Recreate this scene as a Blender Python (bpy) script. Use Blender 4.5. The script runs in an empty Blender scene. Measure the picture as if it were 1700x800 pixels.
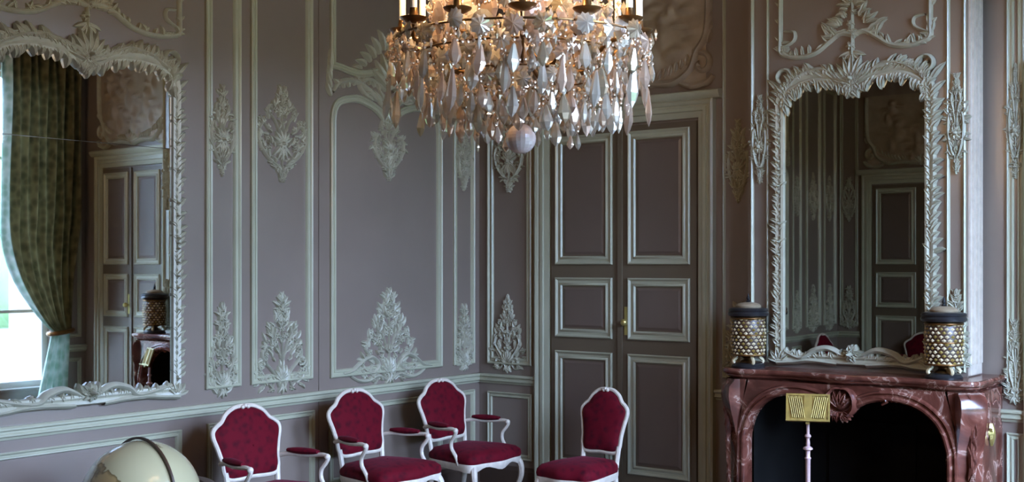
import bpy, bmesh, math, random
from mathutils import Vector, Matrix
R = random.Random(7)
PI = math.pi
SC = bpy.context.scene
COL = SC.collection

# ------------------------------------------------------------------ camera, sky, exposure
cam_d = bpy.data.cameras.new('camera')
cam = bpy.data.objects.new('camera', cam_d); COL.objects.link(cam)
cam.location = (6.50, -8.10, 1.85)
cam.rotation_euler = (PI/2, 0, math.radians(37.2))
cam_d.sensor_width = 36.0
cam_d.lens = 36.0*2013/1700
cam_d.shift_y = 39/1700
cam_d.clip_start = 0.05
SC.camera = cam

world = bpy.data.worlds.new('overcast_sky'); SC.world = world
world.use_nodes = True
_bg = world.node_tree.nodes['Background']
_bg.inputs[0].default_value = (0.44, 0.61, 1.0, 1)
_bg.inputs[1].default_value = 80.0

SC.view_settings.view_transform = 'Standard'
SC.view_settings.look = 'None'
SC.view_settings.gamma = 1.0
SC.view_settings.use_curve_mapping = False
SC.view_settings.exposure = 0.0
SC.cycles.use_denoising = True
SC.cycles.max_bounces = 10
SC.cycles.transparent_max_bounces = 12
SC.cycles.sample_clamp_indirect = 6.0
SC.cycles.caustics_reflective = False
SC.cycles.caustics_refractive = False

# window daylight portals: (y0, y1, z0, z1, x)
PORTALS = [(-2.30, -0.40, 0.52, 3.95, 6.36), (-5.20, -3.55, 0.52, 3.95, 7.06)]
for i, (y0, y1, z0, z1, x) in enumerate(PORTALS):
    l = bpy.data.lights.new('window_portal', 'AREA'); l.shape = 'RECTANGLE'
    l.size = y1-y0; l.size_y = z1-z0
    l.cycles.is_portal = True
    o = bpy.data.objects.new('window_portal', l); COL.objects.link(o)
    o.location = (x+0.1, (y0+y1)/2, (z0+z1)/2)
    o.rotation_euler = (PI/2, 0, PI/2)      # -Z points to -X

# ------------------------------------------------------------------ materials
def srgb(r, g, b):
    f = lambda c: ((c/255+0.055)/1.055)**2.4 if c/255 > 0.04045 else c/255/12.92
    return (f(r), f(g), f(b), 1)
MATS = {}
def mat(name, col, rough=0.5, metal=0.0, var=0.0, vscale=6.0, bump=0.0, bscale=40.0, spec=0.5, col2=None, **kw):
    m = bpy.data.materials.new(name); m.use_nodes = True; MATS[name] = m
    nt = m.node_tree; b = nt.nodes['Principled BSDF']
    b.inputs['Roughness'].default_value = rough
    b.inputs['Metallic'].default_value = metal
    b.inputs['Specular IOR Level'].default_value = spec
    b.inputs['Base Color'].default_value = col
    tc = nt.nodes.new('ShaderNodeTexCoord')
    if var or col2:
        n = nt.nodes.new('ShaderNodeTexNoise'); n.inputs['Scale'].default_value = vscale; n.inputs['Detail'].default_value = 6
        nt.links.new(tc.outputs['Object'], n.inputs['Vector'])
        r = nt.nodes.new('ShaderNodeValToRGB')
        r.color_ramp.elements[0].position = 0.32; r.color_ramp.elements[1].position = 0.68
        c2 = col2 or tuple(min(1, c*(1+var)) for c in col[:3])+(1,)
        c1 = col if col2 else tuple(c*(1-var) for c in col[:3])+(1,)
        r.color_ramp.elements[0].color = c1; r.color_ramp.elements[1].color = c2
        nt.links.new(n.outputs[0], r.inputs[0]); nt.links.new(r.outputs[0], b.inputs['Base Color'])
    if bump:
        n2 = nt.nodes.new('ShaderNodeTexNoise'); n2.inputs['Scale'].default_value = bscale; n2.inputs['Detail'].default_value = 4
        nt.links.new(tc.outputs['Object'], n2.inputs['Vector'])
        bp = nt.nodes.new('ShaderNodeBump'); bp.inputs['Strength'].default_value = bump; bp.inputs['Distance'].default_value = 0.01
        nt.links.new(n2.outputs[0], bp.inputs['Height']); nt.links.new(bp.outputs[0], b.inputs['Normal'])
    for k, v in kw.items(): b.inputs[k.replace('_', ' ')].default_value = v
    return m
PAINT = mat('mauve_wall_paint', srgb(127, 112, 101), 0.32, var=0.07, vscale=1.6, bump=0.03, bscale=25, Coat_Weight=0.7, Coat_Roughness=0.3)
PALE = mat('pale_green_grey_moulding', srgb(168, 166, 142), 0.36, var=0.06, vscale=5, Coat_Weight=0.6, Coat_Roughness=0.3)
DOORP = mat('taupe_door_paint', srgb(100, 86, 68), 0.38, var=0.06, vscale=2)
DOORQ = mat('mauve_brown_door_panel', srgb(104, 88, 77), 0.38, var=0.06, vscale=2)
STUCCO = mat('pale_stucco', srgb(172, 168, 148), 0.42, var=0.10, vscale=14)
RELIEF = mat('grisaille_relief', srgb(156, 140, 120), 0.55, var=0.12, vscale=9)
CEIL = mat('ceiling_plaster', srgb(170, 164, 154), 0.8)
CHAIRW = mat('worn_white_chair_paint', srgb(204, 190, 174), 0.4, var=0.10, vscale=22)
GILT = mat('gilt_bronze', srgb(112, 80, 44), 0.35, metal=0.8, var=0.25, vscale=12)
BRASS = mat('brass', srgb(196, 178, 110), 0.3, metal=0.8, var=0.12, vscale=15)
GOLDLEAF = mat('gold_leaf', srgb(146, 124, 62), 0.42, metal=0.45, var=0.25, vscale=20)
BLACKM = mat('black_lacquer', srgb(30, 30, 32), 0.3)
IRON = mat('sooty_iron', srgb(15, 14, 13), 0.95, var=0.3, vscale=5, spec=0.1)
CANDLE = mat('ivory_candle', srgb(232, 222, 198), 0.5)
WOODD = mat('dark_walnut', srgb(62, 40, 28), 0.4, var=0.25, vscale=8)
BASEB = mat('dark_skirting', srgb(74, 58, 48), 0.45, var=0.12, vscale=4)
STANDP = mat('pinkish_marbled_wood', srgb(188, 156, 152), 0.3, var=0.2, vscale=18)
WINW = mat('white_window_paint', srgb(214, 214, 210), 0.4)
GROUND = mat('grey_ground', srgb(104, 104, 92), 0.9, var=0.2, vscale=0.5)
LIDM = mat('aged_ivory', srgb(142, 124, 100), 0.4, var=0.12, vscale=20)
BRIGHT = mat('vase_enamel_white', srgb(200, 182, 146), 0.25, var=0.15, vscale=40)

def marble():
    m = mat('rouge_marble', srgb(96, 52, 46), 0.18, var=0.35, vscale=7)
    nt = m.node_tree; b = nt.nodes['Principled BSDF']
    tc = nt.nodes.new('ShaderNodeTexCoord')
    n = nt.nodes.new('ShaderNodeTexNoise'); n.inputs['Scale'].default_value = 5; n.inputs['Detail'].default_value = 9; n.inputs['Distortion'].default_value = 1.6
    r = nt.nodes.new('ShaderNodeValToRGB'); e = r.color_ramp.elements
    e[0].position = 0.36; e[0].color = srgb(80, 42, 33)
    e[1].position = 0.70; e[1].color = srgb(138, 95, 80)
    x = e.new(0.50); x.color = srgb(100, 57, 46)
    x = e.new(0.56); x.color = srgb(116, 72, 59)
    x = e.new(0.585); x.color = srgb(168, 136, 122)
    x = e.new(0.61); x.color = srgb(104, 60, 49)
    nt.links.new(tc.outputs['Object'], n.inputs['Vector']); nt.links.new(n.outputs[0], r.inputs[0]); nt.links.new(r.outputs[0], b.inputs['Base Color'])
    return m
MARBLE = marble()

def velvet():
    m = bpy.data.materials.new('crimson_damask_velvet'); m.use_nodes = True
    nt = m.node_tree; b = nt.nodes['Principled BSDF']
    tc = nt.nodes.new('ShaderNodeTexCoord')
    v = nt.nodes.new('ShaderNodeTexVoronoi'); v.inputs['Scale'].default_value = 22; v.feature = 'SMOOTH_F1'
    n = nt.nodes.new('ShaderNodeTexNoise'); n.inputs['Scale'].default_value = 24; n.inputs['Detail'].default_value = 5
    a = nt.nodes.new('ShaderNodeMath'); a.operation = 'ADD'
    r = nt.nodes.new('ShaderNodeValToRGB')
    r.color_ramp.elements[0].position = 0.45; r.color_ramp.elements[0].color = srgb(50, 0, 12)
    r.color_ramp.elements[1].position = 0.98; r.color_ramp.elements[1].color = srgb(88, 1, 19)
    nt.links.new(tc.outputs['Object'], v.inputs['Vector']); nt.links.new(tc.outputs['Object'], n.inputs['Vector'])
    nt.links.new(v.outputs['Distance'], a.inputs[0]); nt.links.new(n.outputs[0], a.inputs[1])
    nt.links.new(a.outputs[0], r.inputs[0]); nt.links.new(r.outputs[0], b.inputs['Base Color'])
    b.inputs['Roughness'].default_value = 0.8; b.inputs['Specular IOR Level'].default_value = 0.15
    b.inputs['Sheen Weight'].default_value = 0.08; b.inputs['Sheen Tint'].default_value = (0.8, 0.2, 0.3, 1)
    bp = nt.nodes.new('ShaderNodeBump'); bp.inputs['Strength'].default_value = 0.25; bp.inputs['Distance'].default_value = 0.006
    nt.links.new(a.outputs[0], bp.inputs['Height']); nt.links.new(bp.outputs[0], b.inputs['Normal'])
    return m
VELVET = velvet()

def crystal(name, tint):
    m = bpy.data.materials.new(name); m.use_nodes = True
    nt = m.node_tree; out = nt.nodes['Material Output']; b = nt.nodes['Principled BSDF']
    b.inputs['Base Color'].default_value = tint; b.inputs['Roughness'].default_value = 0.12
    b.inputs['Specular IOR Level'].default_value = 0.9
    g = nt.nodes.new('ShaderNodeBsdfGlass'); g.inputs['IOR'].default_value = 1.52; g.inputs['Roughness'].default_value = 0.02
    gl = nt.nodes.new('ShaderNodeBsdfGlossy'); gl.inputs['Roughness'].default_value = 0.08; gl.inputs[0].default_value = tint
    tr = nt.nodes.new('ShaderNodeBsdfTranslucent'); tr.inputs[0].default_value = tint
    mx = nt.nodes.new('ShaderNodeMixShader'); mx.inputs[0].default_value = 0.5
    mx3 = nt.nodes.new('ShaderNodeMixShader'); mx3.inputs[0].default_value = 0.42
    mx2 = nt.nodes.new('ShaderNodeMixShader'); mx2.inputs[0].default_value = 0.36
    nt.links.new(b.outputs[0], mx.inputs[1]); nt.links.new(tr.outputs[0], mx.inputs[2])
    nt.links.new(mx.outputs[0], mx3.inputs[1]); nt.links.new(gl.outputs[0], mx3.inputs[2])
    nt.links.new(mx3.outputs[0], mx2.inputs[1]); nt.links.new(g.outputs[0], mx2.inputs[2])
    nt.links.new(mx2.outputs[0], out.inputs[0])
    return m
CRYS = [crystal('clear_cut_crystal', srgb(246, 238, 222)), crystal('pinkish_cut_crystal', srgb(244, 218, 194)), crystal('smoky_cut_crystal', srgb(206, 190, 160))]

MILKY = mat('milky_pink_glass', srgb(226, 206, 200), 0.15, var=0.08, vscale=30, Transmission_Weight=0.25)

def glass_pane():
    m = bpy.data.materials.new('window_pane_glass'); m.use_nodes = True
    nt = m.node_tree; out = nt.nodes['Material Output']
    t = nt.nodes.new('ShaderNodeBsdfTransparent'); t.inputs[0].default_value = (0.97, 0.985, 0.98, 1)
    g = nt.nodes.new('ShaderNodeBsdfGlossy'); g.inputs['Roughness'].default_value = 0.02
    mx = nt.nodes.new('ShaderNodeMixShader'); mx.inputs[0].default_value = 0.06
    nt.links.new(t.outputs[0], mx.inputs[1]); nt.links.new(g.outputs[0], mx.inputs[2]); nt.links.new(mx.outputs[0], out.inputs[0])
    return m
PANE = glass_pane()
MIRR = mat('old_mirror_silvering', (0.80, 0.82, 0.80, 1), 0.015, metal=1.0)
MIRR2 = mat('darkened_mirror_silvering', (0.42, 0.42, 0.36, 1), 0.012, metal=1.0)

def curtain_mat(name, ca, cb):
    m = bpy.data.materials.new(name); m.use_nodes = True
    nt = m.node_tree; out = nt.nodes['Material Output']; b = nt.nodes['Principled BSDF']
    tc = nt.nodes.new('ShaderNodeTexCoord')
    n = nt.nodes.new('ShaderNodeTexVoronoi'); n.inputs['Scale'].default_value = 11
    r = nt.nodes.new('ShaderNodeValToRGB'); r.color_ramp.elements[0].color = ca; r.color_ramp.elements[1].color = cb
    r.color_ramp.elements[0].position = 0.25; r.color_ramp.elements[1].position = 0.75
    nt.links.new(tc.outputs['Object'], n.inputs['Vector']); nt.links.new(n.outputs['Distance'], r.inputs[0])
    nt.links.new(r.outputs[0], b.inputs['Base Color']); b.inputs['Roughness'].default_value = 0.7
    t = nt.nodes.new('ShaderNodeBsdfTranslucent'); nt.links.new(r.outputs[0], t.inputs[0])
    mx = nt.nodes.new('ShaderNodeMixShader'); mx.inputs[0].default_value = 0.12
    nt.links.new(b.outputs[0], mx.inputs[1]); nt.links.new(t.outputs[0], mx.inputs[2]); nt.links.new(mx.outputs[0], out.inputs[0])
    return m
CURT = curtain_mat('green_damask_silk', srgb(74, 68, 40), srgb(112, 104, 70))
LINING = curtain_mat('pale_green_silk_edge', srgb(150, 176, 158), srgb(200, 212, 204))

def globe_mat():
    m = bpy.data.materials.new('aged_globe_paper'); m.use_nodes = True
    nt = m.node_tree; b = nt.nodes['Principled BSDF']
    tc = nt.nodes.new('ShaderNodeTexCoord')
    n = nt.nodes.new('ShaderNodeTexNoise'); n.inputs['Scale'].default_value = 3.2; n.inputs['Detail'].default_value = 5
    r = nt.nodes.new('ShaderNodeValToRGB'); e = r.color_ramp.elements
    e[0].position = 0.0; e[0].color = srgb(176, 166, 130); e[1].position = 1.0; e[1].color = srgb(148, 122, 82)
    x = e.new(0.55); x.color = srgb(170, 160, 124); x = e.new(0.565); x.color = srgb(96, 80, 50); x = e.new(0.60); x.color = srgb(150, 126, 84)
    nt.links.new(tc.outputs['Object'], n.inputs['Vector']); nt.links.new(n.outputs[0], r.inputs[0]); nt.links.new(r.outputs[0], b.inputs['Base Color'])
    b.inputs['Roughness'].default_value = 0.22; b.inputs['Coat Weight'].default_value = 0.5; b.inputs['Coat Roughness'].default_value = 0.15
    return m
GLOBE = globe_mat()

def parquet():
    m = bpy.data.materials.new('oak_parquet'); m.use_nodes = True
    nt = m.node_tree; b = nt.nodes['Principled BSDF']
    tc = nt.nodes.new('ShaderNodeTexCoord')
    br = nt.nodes.new('ShaderNodeTexBrick'); br.inputs['Scale'].default_value = 2.0
    br.inputs['Color1'].default_value = srgb(84, 56, 36); br.inputs['Color2'].default_value = srgb(68, 44, 28); br.inputs['Mortar'].default_value = srgb(30, 20, 14)
    br.inputs['Mortar Size'].default_value = 0.01
    nt.links.new(tc.outputs['Object'], br.inputs['Vector']); nt.links.new(br.outputs[0], b.inputs['Base Color'])
    b.inputs['Roughness'].default_value = 0.3
    return m
FLOORM = parquet()

def emis(name, col, s):
    m = bpy.data.materials.new(name); m.use_nodes = True
    b = m.node_tree.nodes['Principled BSDF']; b.inputs['Base Color'].default_value = col
    b.inputs['Emission Color'].default_value = col; b.inputs['Emission Strength'].default_value = s
    return m
FLAME = emis('warm_flame_bulb', (1.0, 0.62, 0.28, 1), 14)

# ------------------------------------------------------------------ mesh builder
ID = lambda s, t, d: (s, d, t)
class G:
    def __init__(self, P=None):
        self.v = []; self.f = []; self.P = P
    def pt(self, s, t, d): return self.P(s, t, d) if self.P else (s, t, d)
    def add(self, vs, fs):
        b = len(self.v); self.v += vs; self.f += [tuple(i+b for i in f) for f in fs]
    def box(self, a, b):
        (x0, y0, z0), (x1, y1, z1) = a, b
        vs = [(x, y, z) for x in (x0, x1) for y in (y0, y1) for z in (z0, z1)]
        if self.P: vs = [self.P(*p) for p in vs]
        self.add(vs, [(0,1,3,2),(4,6,7,5),(0,4,5,1),(2,3,7,6),(0,2,6,4),(1,5,7,3)])
    def grid(self, rows, closed_u=False, closed_v=False):
        m, n = len(rows), len(rows[0]); vs = [p for r in rows for p in r]; fs = []
        for i in range(m if closed_u else m-1):
            for j in range(n if closed_v else n-1):
                a = i*n+j; b = i*n+(j+1) % n; c = ((i+1) % m)*n+(j+1) % n; d = ((i+1) % m)*n+j
                fs.append((a, b, c, d))
        self.add(vs, fs)
    def poly(self, pts): self.add(list(pts), [tuple(range(len(pts)))])
    def frame(self, pts, prof):
        """closed moulding along 2-D polygon (s,t); prof = [(inward offset, depth)]"""
        n = len(pts); A = sum(pts[i][0]*pts[(i+1) % n][1]-pts[(i+1) % n][0]*pts[i][1] for i in range(n))
        if A < 0: pts = pts[::-1]
        nr = []
        for i in range(n):
            p0, p1, p2 = Vector(pts[i-1]), Vector(pts[i]), Vector(pts[(i+1) % n])
            a = (p1-p0); b = (p2-p1)
            a = a.normalized() if a.length > 1e-9 else b.normalized(); b = b.normalized() if b.length > 1e-9 else a
            na = Vector((-a.y, a.x)); nb = Vector((-b.y, b.x)); m = na+nb
            if m.length < 1e-4: m = na
            m.normalize(); nr.append(m/max(0.45, m.dot(na)))
        rows = [[self.pt(p[0]+q.x*o, p[1]+q.y*o, d) for o, d in prof] for p, q in zip(pts, nr)]
        self.grid(rows, closed_u=True)
    def ribbon(self, pts, r, h, taper=True, base=0.0):
        """half-round relief strand along open 2-D polyline"""
        n = len(pts); rows = []
        for i in range(n):
            a = Vector(pts[max(0, i-1)]); b = Vector(pts[min(n-1, i+1)]); t = b-a
            if t.length < 1e-9: t = Vector((1, 0))
            t.normalize(); q = Vector((-t.y, t.x))
            k = 1.0
            if taper == 'end': k = 1-0.75*i/(n-1)
            elif taper: k = 0.35+0.65*math.sin(PI*(0.12+0.76*i/(n-1)))
            rr = r*k; hh = h*(0.5+0.5*k); p = pts[i]
            rows.append([self.pt(p[0]+q.x*rr*u, p[1]+q.y*rr*u, base+hh*w) for u, w in ((-1, 0), (-0.75, 0.65), (0, 1), (0.75, 0.65), (1, 0))])
        self.grid(rows)
    def leaf(self, s, t, ang, L, w, h=0.02, bend=0.0, base=0.0, n=5):
        rows = []; x, y, a = s, t, ang; st = L/(n-1)
        for i in range(n):
            u = i/(n-1); ww = w*math.sin(PI*min(1, 0.18+0.82*u))**0.8 if u < 1 else w*0.03
            qx, qy = -math.sin(a), math.cos(a); hh = base+h*(0.55+0.6*math.sin(PI*u))
            rows.append([self.pt(x+qx*ww, y+qy*ww, base), self.pt(x+qx*ww*0.5, y+qy*ww*0.5, hh*0.8), self.pt(x, y, hh*0.62), self.pt(x-qx*ww*0.5, y-qy*ww*0.5, hh*0.8), self.pt(x-qx*ww, y-qy*ww, base)])
            x += math.cos(a)*st; y += math.sin(a)*st; a += bend/(n-1)
        self.grid(rows)
    def dome(self, s, t, r, h, base=0.0, n=8):
        rows = [[self.pt(s+r*k*math.cos(2*PI*j/n), t+r*k*math.sin(2*PI*j/n), base+h*z) for j in range(n)] for k, z in ((1, 0), (0.85, 0.6), (0.45, 0.95), (0.02, 1))]
        self.grid(rows, closed_v=True)
    def flower(self, s, t, r, h=0.02, n=5, base=0.0):
        a0 = R.random()*6
        for i in range(n):
            self.leaf(s, t, a0+i*2*PI/n, r, r*0.42, h*0.8, 0, base, n=4)
        self.dome(s, t, r*0.34, h*1.3, base, 6)
    def spiral(self, cx, cz, r0, r1, a0, a1, n=18):
        return [(cx+(r0+(r1-r0)*i/(n-1))*math.cos(a0+(a1-a0)*i/(n-1)), cz+(r0+(r1-r0)*i/(n-1))*math.sin(a0+(a1-a0)*i/(n-1))) for i in range(n)]
    def tube(self, pts, rad, sides=8, closed=False, cap=True, sx=1.0):
        pts = [Vector(p) for p in pts]; n = len(pts)
        if not isinstance(rad, (list, tuple)): rad = [rad]*n
        rows = []; up = None
        for i in range(n):
            a = pts[i-1] if (closed or i > 0) else pts[i]; b = pts[(i+1) % n] if (closed or i < n-1) else pts[i]
            t = (b-a).normalized()
            if up is None:
                up = Vector((0, 0, 1)) if abs(t.z) < 0.9 else Vector((1, 0, 0))
            x = (up-t*up.dot(t))
            if x.length < 1e-4: x = t.orthogonal()
            x.normalize(); y = t.cross(x); up = x
            rows.append([tuple(pts[i]+(x*math.cos(2*PI*j/sides)*sx+y*math.sin(2*PI*j/sides))*rad[i]) for j in range(sides)])
        self.grid(rows, closed_u=closed, closed_v=True)
        if cap and not closed:
            self.poly(rows[0][::-1]); self.poly(rows[-1])
    def lathe(self, prof, c=(0, 0, 0), n=24):
        rows = [[(c[0]+r*math.cos(2*PI*j/n), c[1]+r*math.sin(2*PI*j/n), c[2]+z) for j in range(n)] for r, z in prof]
        self.grid(rows, closed_v=True)
    def sphere(self, c, r, n=12, m=8, sz=1.0):
        self.lathe([(max(1e-4, r*math.sin(PI*i/m)), -r*sz*math.cos(PI*i/m)) for i in range(m+1)], c, n)
    def mesh(self, name, smooth=True, weld=False):
        me = bpy.data.meshes.new(name); me.from_pydata(self.v, [], self.f); me.update()
        bm = bmesh.new(); bm.from_mesh(me)
        if weld: bmesh.ops.remove_doubles(bm, verts=bm.verts, dist=1e-5)
        bmesh.ops.recalc_face_normals(bm, faces=bm.faces); bm.to_mesh(me); bm.free()
        if smooth:
            me.polygons.foreach_set('use_smooth', [True]*len(me.polygons))
            try: me.set_sharp_from_angle(angle=math.radians(40))
            except Exception: pass
        return me
def obj(name, g, m, parent=None, smooth=True, weld=False):
    me = g.mesh(name, smooth, weld) if isinstance(g, G) else g
    if not me.materials: me.materials.append(m)
    o = bpy.data.objects.new(name, me); COL.objects.link(o)
    if parent: o.parent = parent
    return o
def tag(o, label=None, cat=None, group=None, kind=None):
    if label: o['label'] = label
    if cat: o['category'] = cat
    if group: o['group'] = group
    if kind: o['kind'] = kind
    return o
def thing(name, loc=(0, 0, 0), rz=0, **kw):
    o = bpy.data.objects.new(name, None); COL.objects.link(o); o.location = loc; o.rotation_euler = (0, 0, rz)
    return tag(o, **kw)
def dup(o, parent=None):
    c = o.copy(); COL.objects.link(c); c.parent = parent
    for ch in list(o.children): dup(ch, c)
    return c
def cr(pts, n=6, closed=False):
    P_ = [Vector(p) for p in pts]; out = []; m = len(P_)
    for i in range(m if closed else m-1):
        p0 = P_[(i-1) % m] if (closed or i > 0) else P_[i]; p1 = P_[i]; p2 = P_[(i+1) % m]
        p3 = P_[(i+2) % m] if (closed or i+2 < m) else p2
        for k in range(n):
            t = k/n
            out.append(tuple(0.5*((2*p1)+(p2-p0)*t+(2*p0-5*p1+4*p2-p3)*t*t+(3*p1-p0-3*p2+p3)*t**3)))
    if not closed: out.append(tuple(P_[-1]))
    return out
def rect(s0, s1, t0, t1): return [(s0, t0), (s1, t0), (s1, t1), (s0, t1)]

# wall-plane mappings: s along the wall, t up, d out into the room
PL = lambda s, t, d: (d, s, t)                  # left wall  x = 0
PB = lambda s, t, d: (s, -d, t)                 # back wall  y = 0
BD = 0.30
PC = lambda s, t, d: (s, -BD-d, t)              # chimney breast front
YF = -8.80
PF = lambda s, t, d: (s, YF+d, t)               # front wall (behind the camera)
XR = 6.10
PR = lambda s, t, d: (XR-d, s, t)               # right wall (windows)
BXL, BXR = 2.67, 4.175
PS = lambda s, t, d: (BXR+d, s, t)              # right cheek of the chimney breast
HC = 4.60
PROF = [(0, 0), (0, .020), (.008, .027), (.017, .022), (.022, .011), (.036, .010), (.040, .017), (.050, .020), (.057, .012), (.060, 0)]
PROFS = [(0, 0), (0, .016), (.006, .021), (.013, .016), (.017, .009), (.027, .008), (.030, .014), (.037, .015), (.042, .009), (.045, 0)]
PROFT = [(0, 0), (0, .014), (.008, .02), (.016, .014), (.022, 0)]

# ------------------------------------------------------------------ room shell
def struct(name, g, m, label, cat, parent=None, smooth=False):
    o = obj(name, g, m, parent, smooth)
    if parent is None: tag(o, label, cat, kind='structure')
    return o
g = G(); g.box((-.3, YF-.3, -.12), (7.8, .3, 0))
struct('floor', g, FLOORM, 'dark oak parquet floor of the salon', 'floor')
g = G(); g.box((-.3, YF-.3, HC), (7.8, .3, HC+.12))
struct('ceiling', g, CEIL, 'plain pale plaster ceiling over the salon', 'ceiling')
g = G()
SEAM = -1.88
g.box((-.3, SEAM+.003, 0), (0, .3, HC)); g.box((-.3, YF-.3, 0), (0, SEAM-.003, HC)); g.box((-.3, SEAM-.01, 0), (-.03, SEAM+.01, HC))
wall_left = struct('wall_left', g, PAINT, 'mauve panelled wall with pale stucco mouldings behind the armchairs', 'wall')
g = G(); g.box((0, 0, 0), (7.8, .3, HC))
wall_back = struct('wall_back', g, PAINT, 'mauve panelled wall around the double door and the fireplace', 'wall')
g = G(); g.box((0, YF-.3, 0), (7.8, YF, HC))
wall_front = struct('wall_front', g, PAINT, 'panelled wall opposite the fireplace, reflected in its mirror', 'wall')
# right wall: thick, with three window embrasures
g = G()
W = [(-2.35, -.35), (-5.25, -3.50)]
ZB, ZT = 0.45, 4.02
XO = 6.44
edges = [0.0, -.70, -2.25, -3.50, -5.05, -5.40]
for a, b in ((-.35, 0.0), (-3.50, -2.35), (-5.40, -5.25)): g.box((XR, a, 0), (XO, b, HC))
for a, b in W:
    xo = XO if a > -3.2 else 7.15
    g.box((XR, a, ZT), (xo, b, HC)); g.box((xo-.22, a, 0), (xo, b, ZB))
g.box((XO, -3.50, 0), (7.15, -3.25, HC)); g.box((XO, -5.40, 0), (7.15, -5.25, HC))  # second window's embrasure deepened to keep oblique daylight off the back wall
g.box((XR, YF, ZT), (7.55, -5.40, HC))                                   # lintel over the wide bay
g.box((7.15, -5.40, 0), (7.55, -5.25, HC))
g.box((7.40, YF, 0), (7.55, -5.40, ZT))
wall_right = struct('wall_right', g, PAINT, 'thick window wall seen in the left mirror, one embrasure deepened to cut oblique light', 'wall')
# chimney breast with an opening for the firebox
g = G()
g.box((BXL, -BD, 0), (2.77, 0, HC)); g.box((4.14, -BD, 0), (BXR, 0, HC)); g.box((2.77, -BD, 1.05), (4.14, 0, HC))
breast = struct('wall_chimney_breast', g, PAINT, 'projecting mauve chimney breast above the red marble fireplace', 'wall')
# ground plane added outside to dim light from below, grey for neutral bounce
g = G(); g.box((8.5, -60, -1.3), (120, 60, -1.2))
tag(obj('added_ground', g, GROUND, smooth=False), 'grey ground plane added outside the windows to dim light from below', 'added_ground', kind='structure')

# tree row added outside to block the low sky and darken the upper walls
g = G(); rows = []
_rt = random.Random(3)
for i in range(90):
    y = -90+2*i; hgt = 7.6+_rt.uniform(-.9, .9); rows.append([(48+_rt.uniform(-1, 1), y, -1.2), (47+_rt.uniform(-1, 1), y, 2.0), (47.5+_rt.uniform(-1, 1), y, 5.0), (48.5+_rt.uniform(-1, 1), y, hgt), (51, y, hgt-.3), (54, y, -1.2)])
g.grid(rows); tag(obj('sky_blocking_trees', g, mat('sky_blocking_foliage', srgb(62, 84, 44), 0.9, var=0.3, vscale=0.4)), 'distant tree row added to block low sky light from the upper walls', 'trees', kind='structure')

def rail(P, s0, s1, name, label):
    g = G(P); pr = [(.0, .975-.05), (.035, .925), (.045, .915), (.045, .905), (.028, .895), (.028, .885), (.034, .878), (.034, .868), (.018, .86), (.012, .845), (0, .845)]
    rows = [[P(s, z, d) for d, z in pr] for s in (s0, s1)]
    g.grid(rows); g.poly(rows[0]); g.poly(rows[1])
    return struct(name, g, PALE, label, 'dado rail')
def base(P, s0, s1, name, label):
    g = G(P); pr = [(0, .16), (.018, .155), (.022, .135), (.03, .13), (.03, 0), (0, 0)]
    rows = [[P(s, z, d) for d, z in pr] for s in (s0, s1)]; g.grid(rows); g.poly(rows[0]); g.poly(rows[1])
    return struct(name, g, BASEB, label, 'baseboard')
rail(PL, YF, 0, 'trim_1', 'pale dado rail along the wall behind the armchairs')
rail(PB, 0, .62, 'trim_2', 'short pale dado rail between the room corner and double door')
rail(PB, 2.26, 2.67, 'trim_3', 'short pale dado rail between double door and fireplace')
rail(PB, BXR, 4.45, 'trim_4', 'pale dado rail right of the fireplace')
rail(PF, 0, .33, 'trim_5', 'short dado rail beside the door opposite the fireplace')
rail(PR, -.35, 0, 'trim_6', 'dado rail in the corner behind the green curtain')
base(PL, YF, 0, 'baseboard_left', 'dark skirting board under the dado of the armchair wall')
base(PB, 0, .62, 'baseboard_back', 'dark skirting board beside the double door')
base(PB, BXR, 4.45, 'baseboard_back_2', 'dark skirting board right of the fireplace')

# ------------------------------------------------------------------ stucco ornaments
def env_at(env, u):
    for (a, x), (b, y) in zip(env, env[1:]):
        if a <= u <= b: return x+(y-x)*(u-a)/max(1e-6, b-a)
    return env[-1][1]
def sym(g, cx, fn):
    """draw something twice, mirrored about s = cx"""
    fn(1); fn(-1)
def orn_scatter(g, cx, z0, w, h, env, n, size, seed, h3=.022):
    rr = random.Random(seed)
    for i in range(n):
        u = (i+rr.random())/n; hw = env_at(env, u)*w/2
        x = hw*rr.random() if rr.random() > .25 else hw*rr.uniform(.85, 1.0)
        z = z0+u*h; a = math.atan2(.35+.8*u, x/w*3+.05)+rr.uniform(-.9, .9); L = size*rr.uniform(.7, 1.35); bd = rr.uniform(-1.2, 1.2)
        hh = h3*rr.uniform(.7, 1.5); fl = rr.random() < .22
        for sg in (1, -1):
            if fl: g.flower(cx+sg*x, z, L*.42, hh, 5)
            else: g.leaf(cx+sg*x, z, a if sg > 0 else PI-a, L, L*.22, hh, bd*sg, 0, 5)
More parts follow.
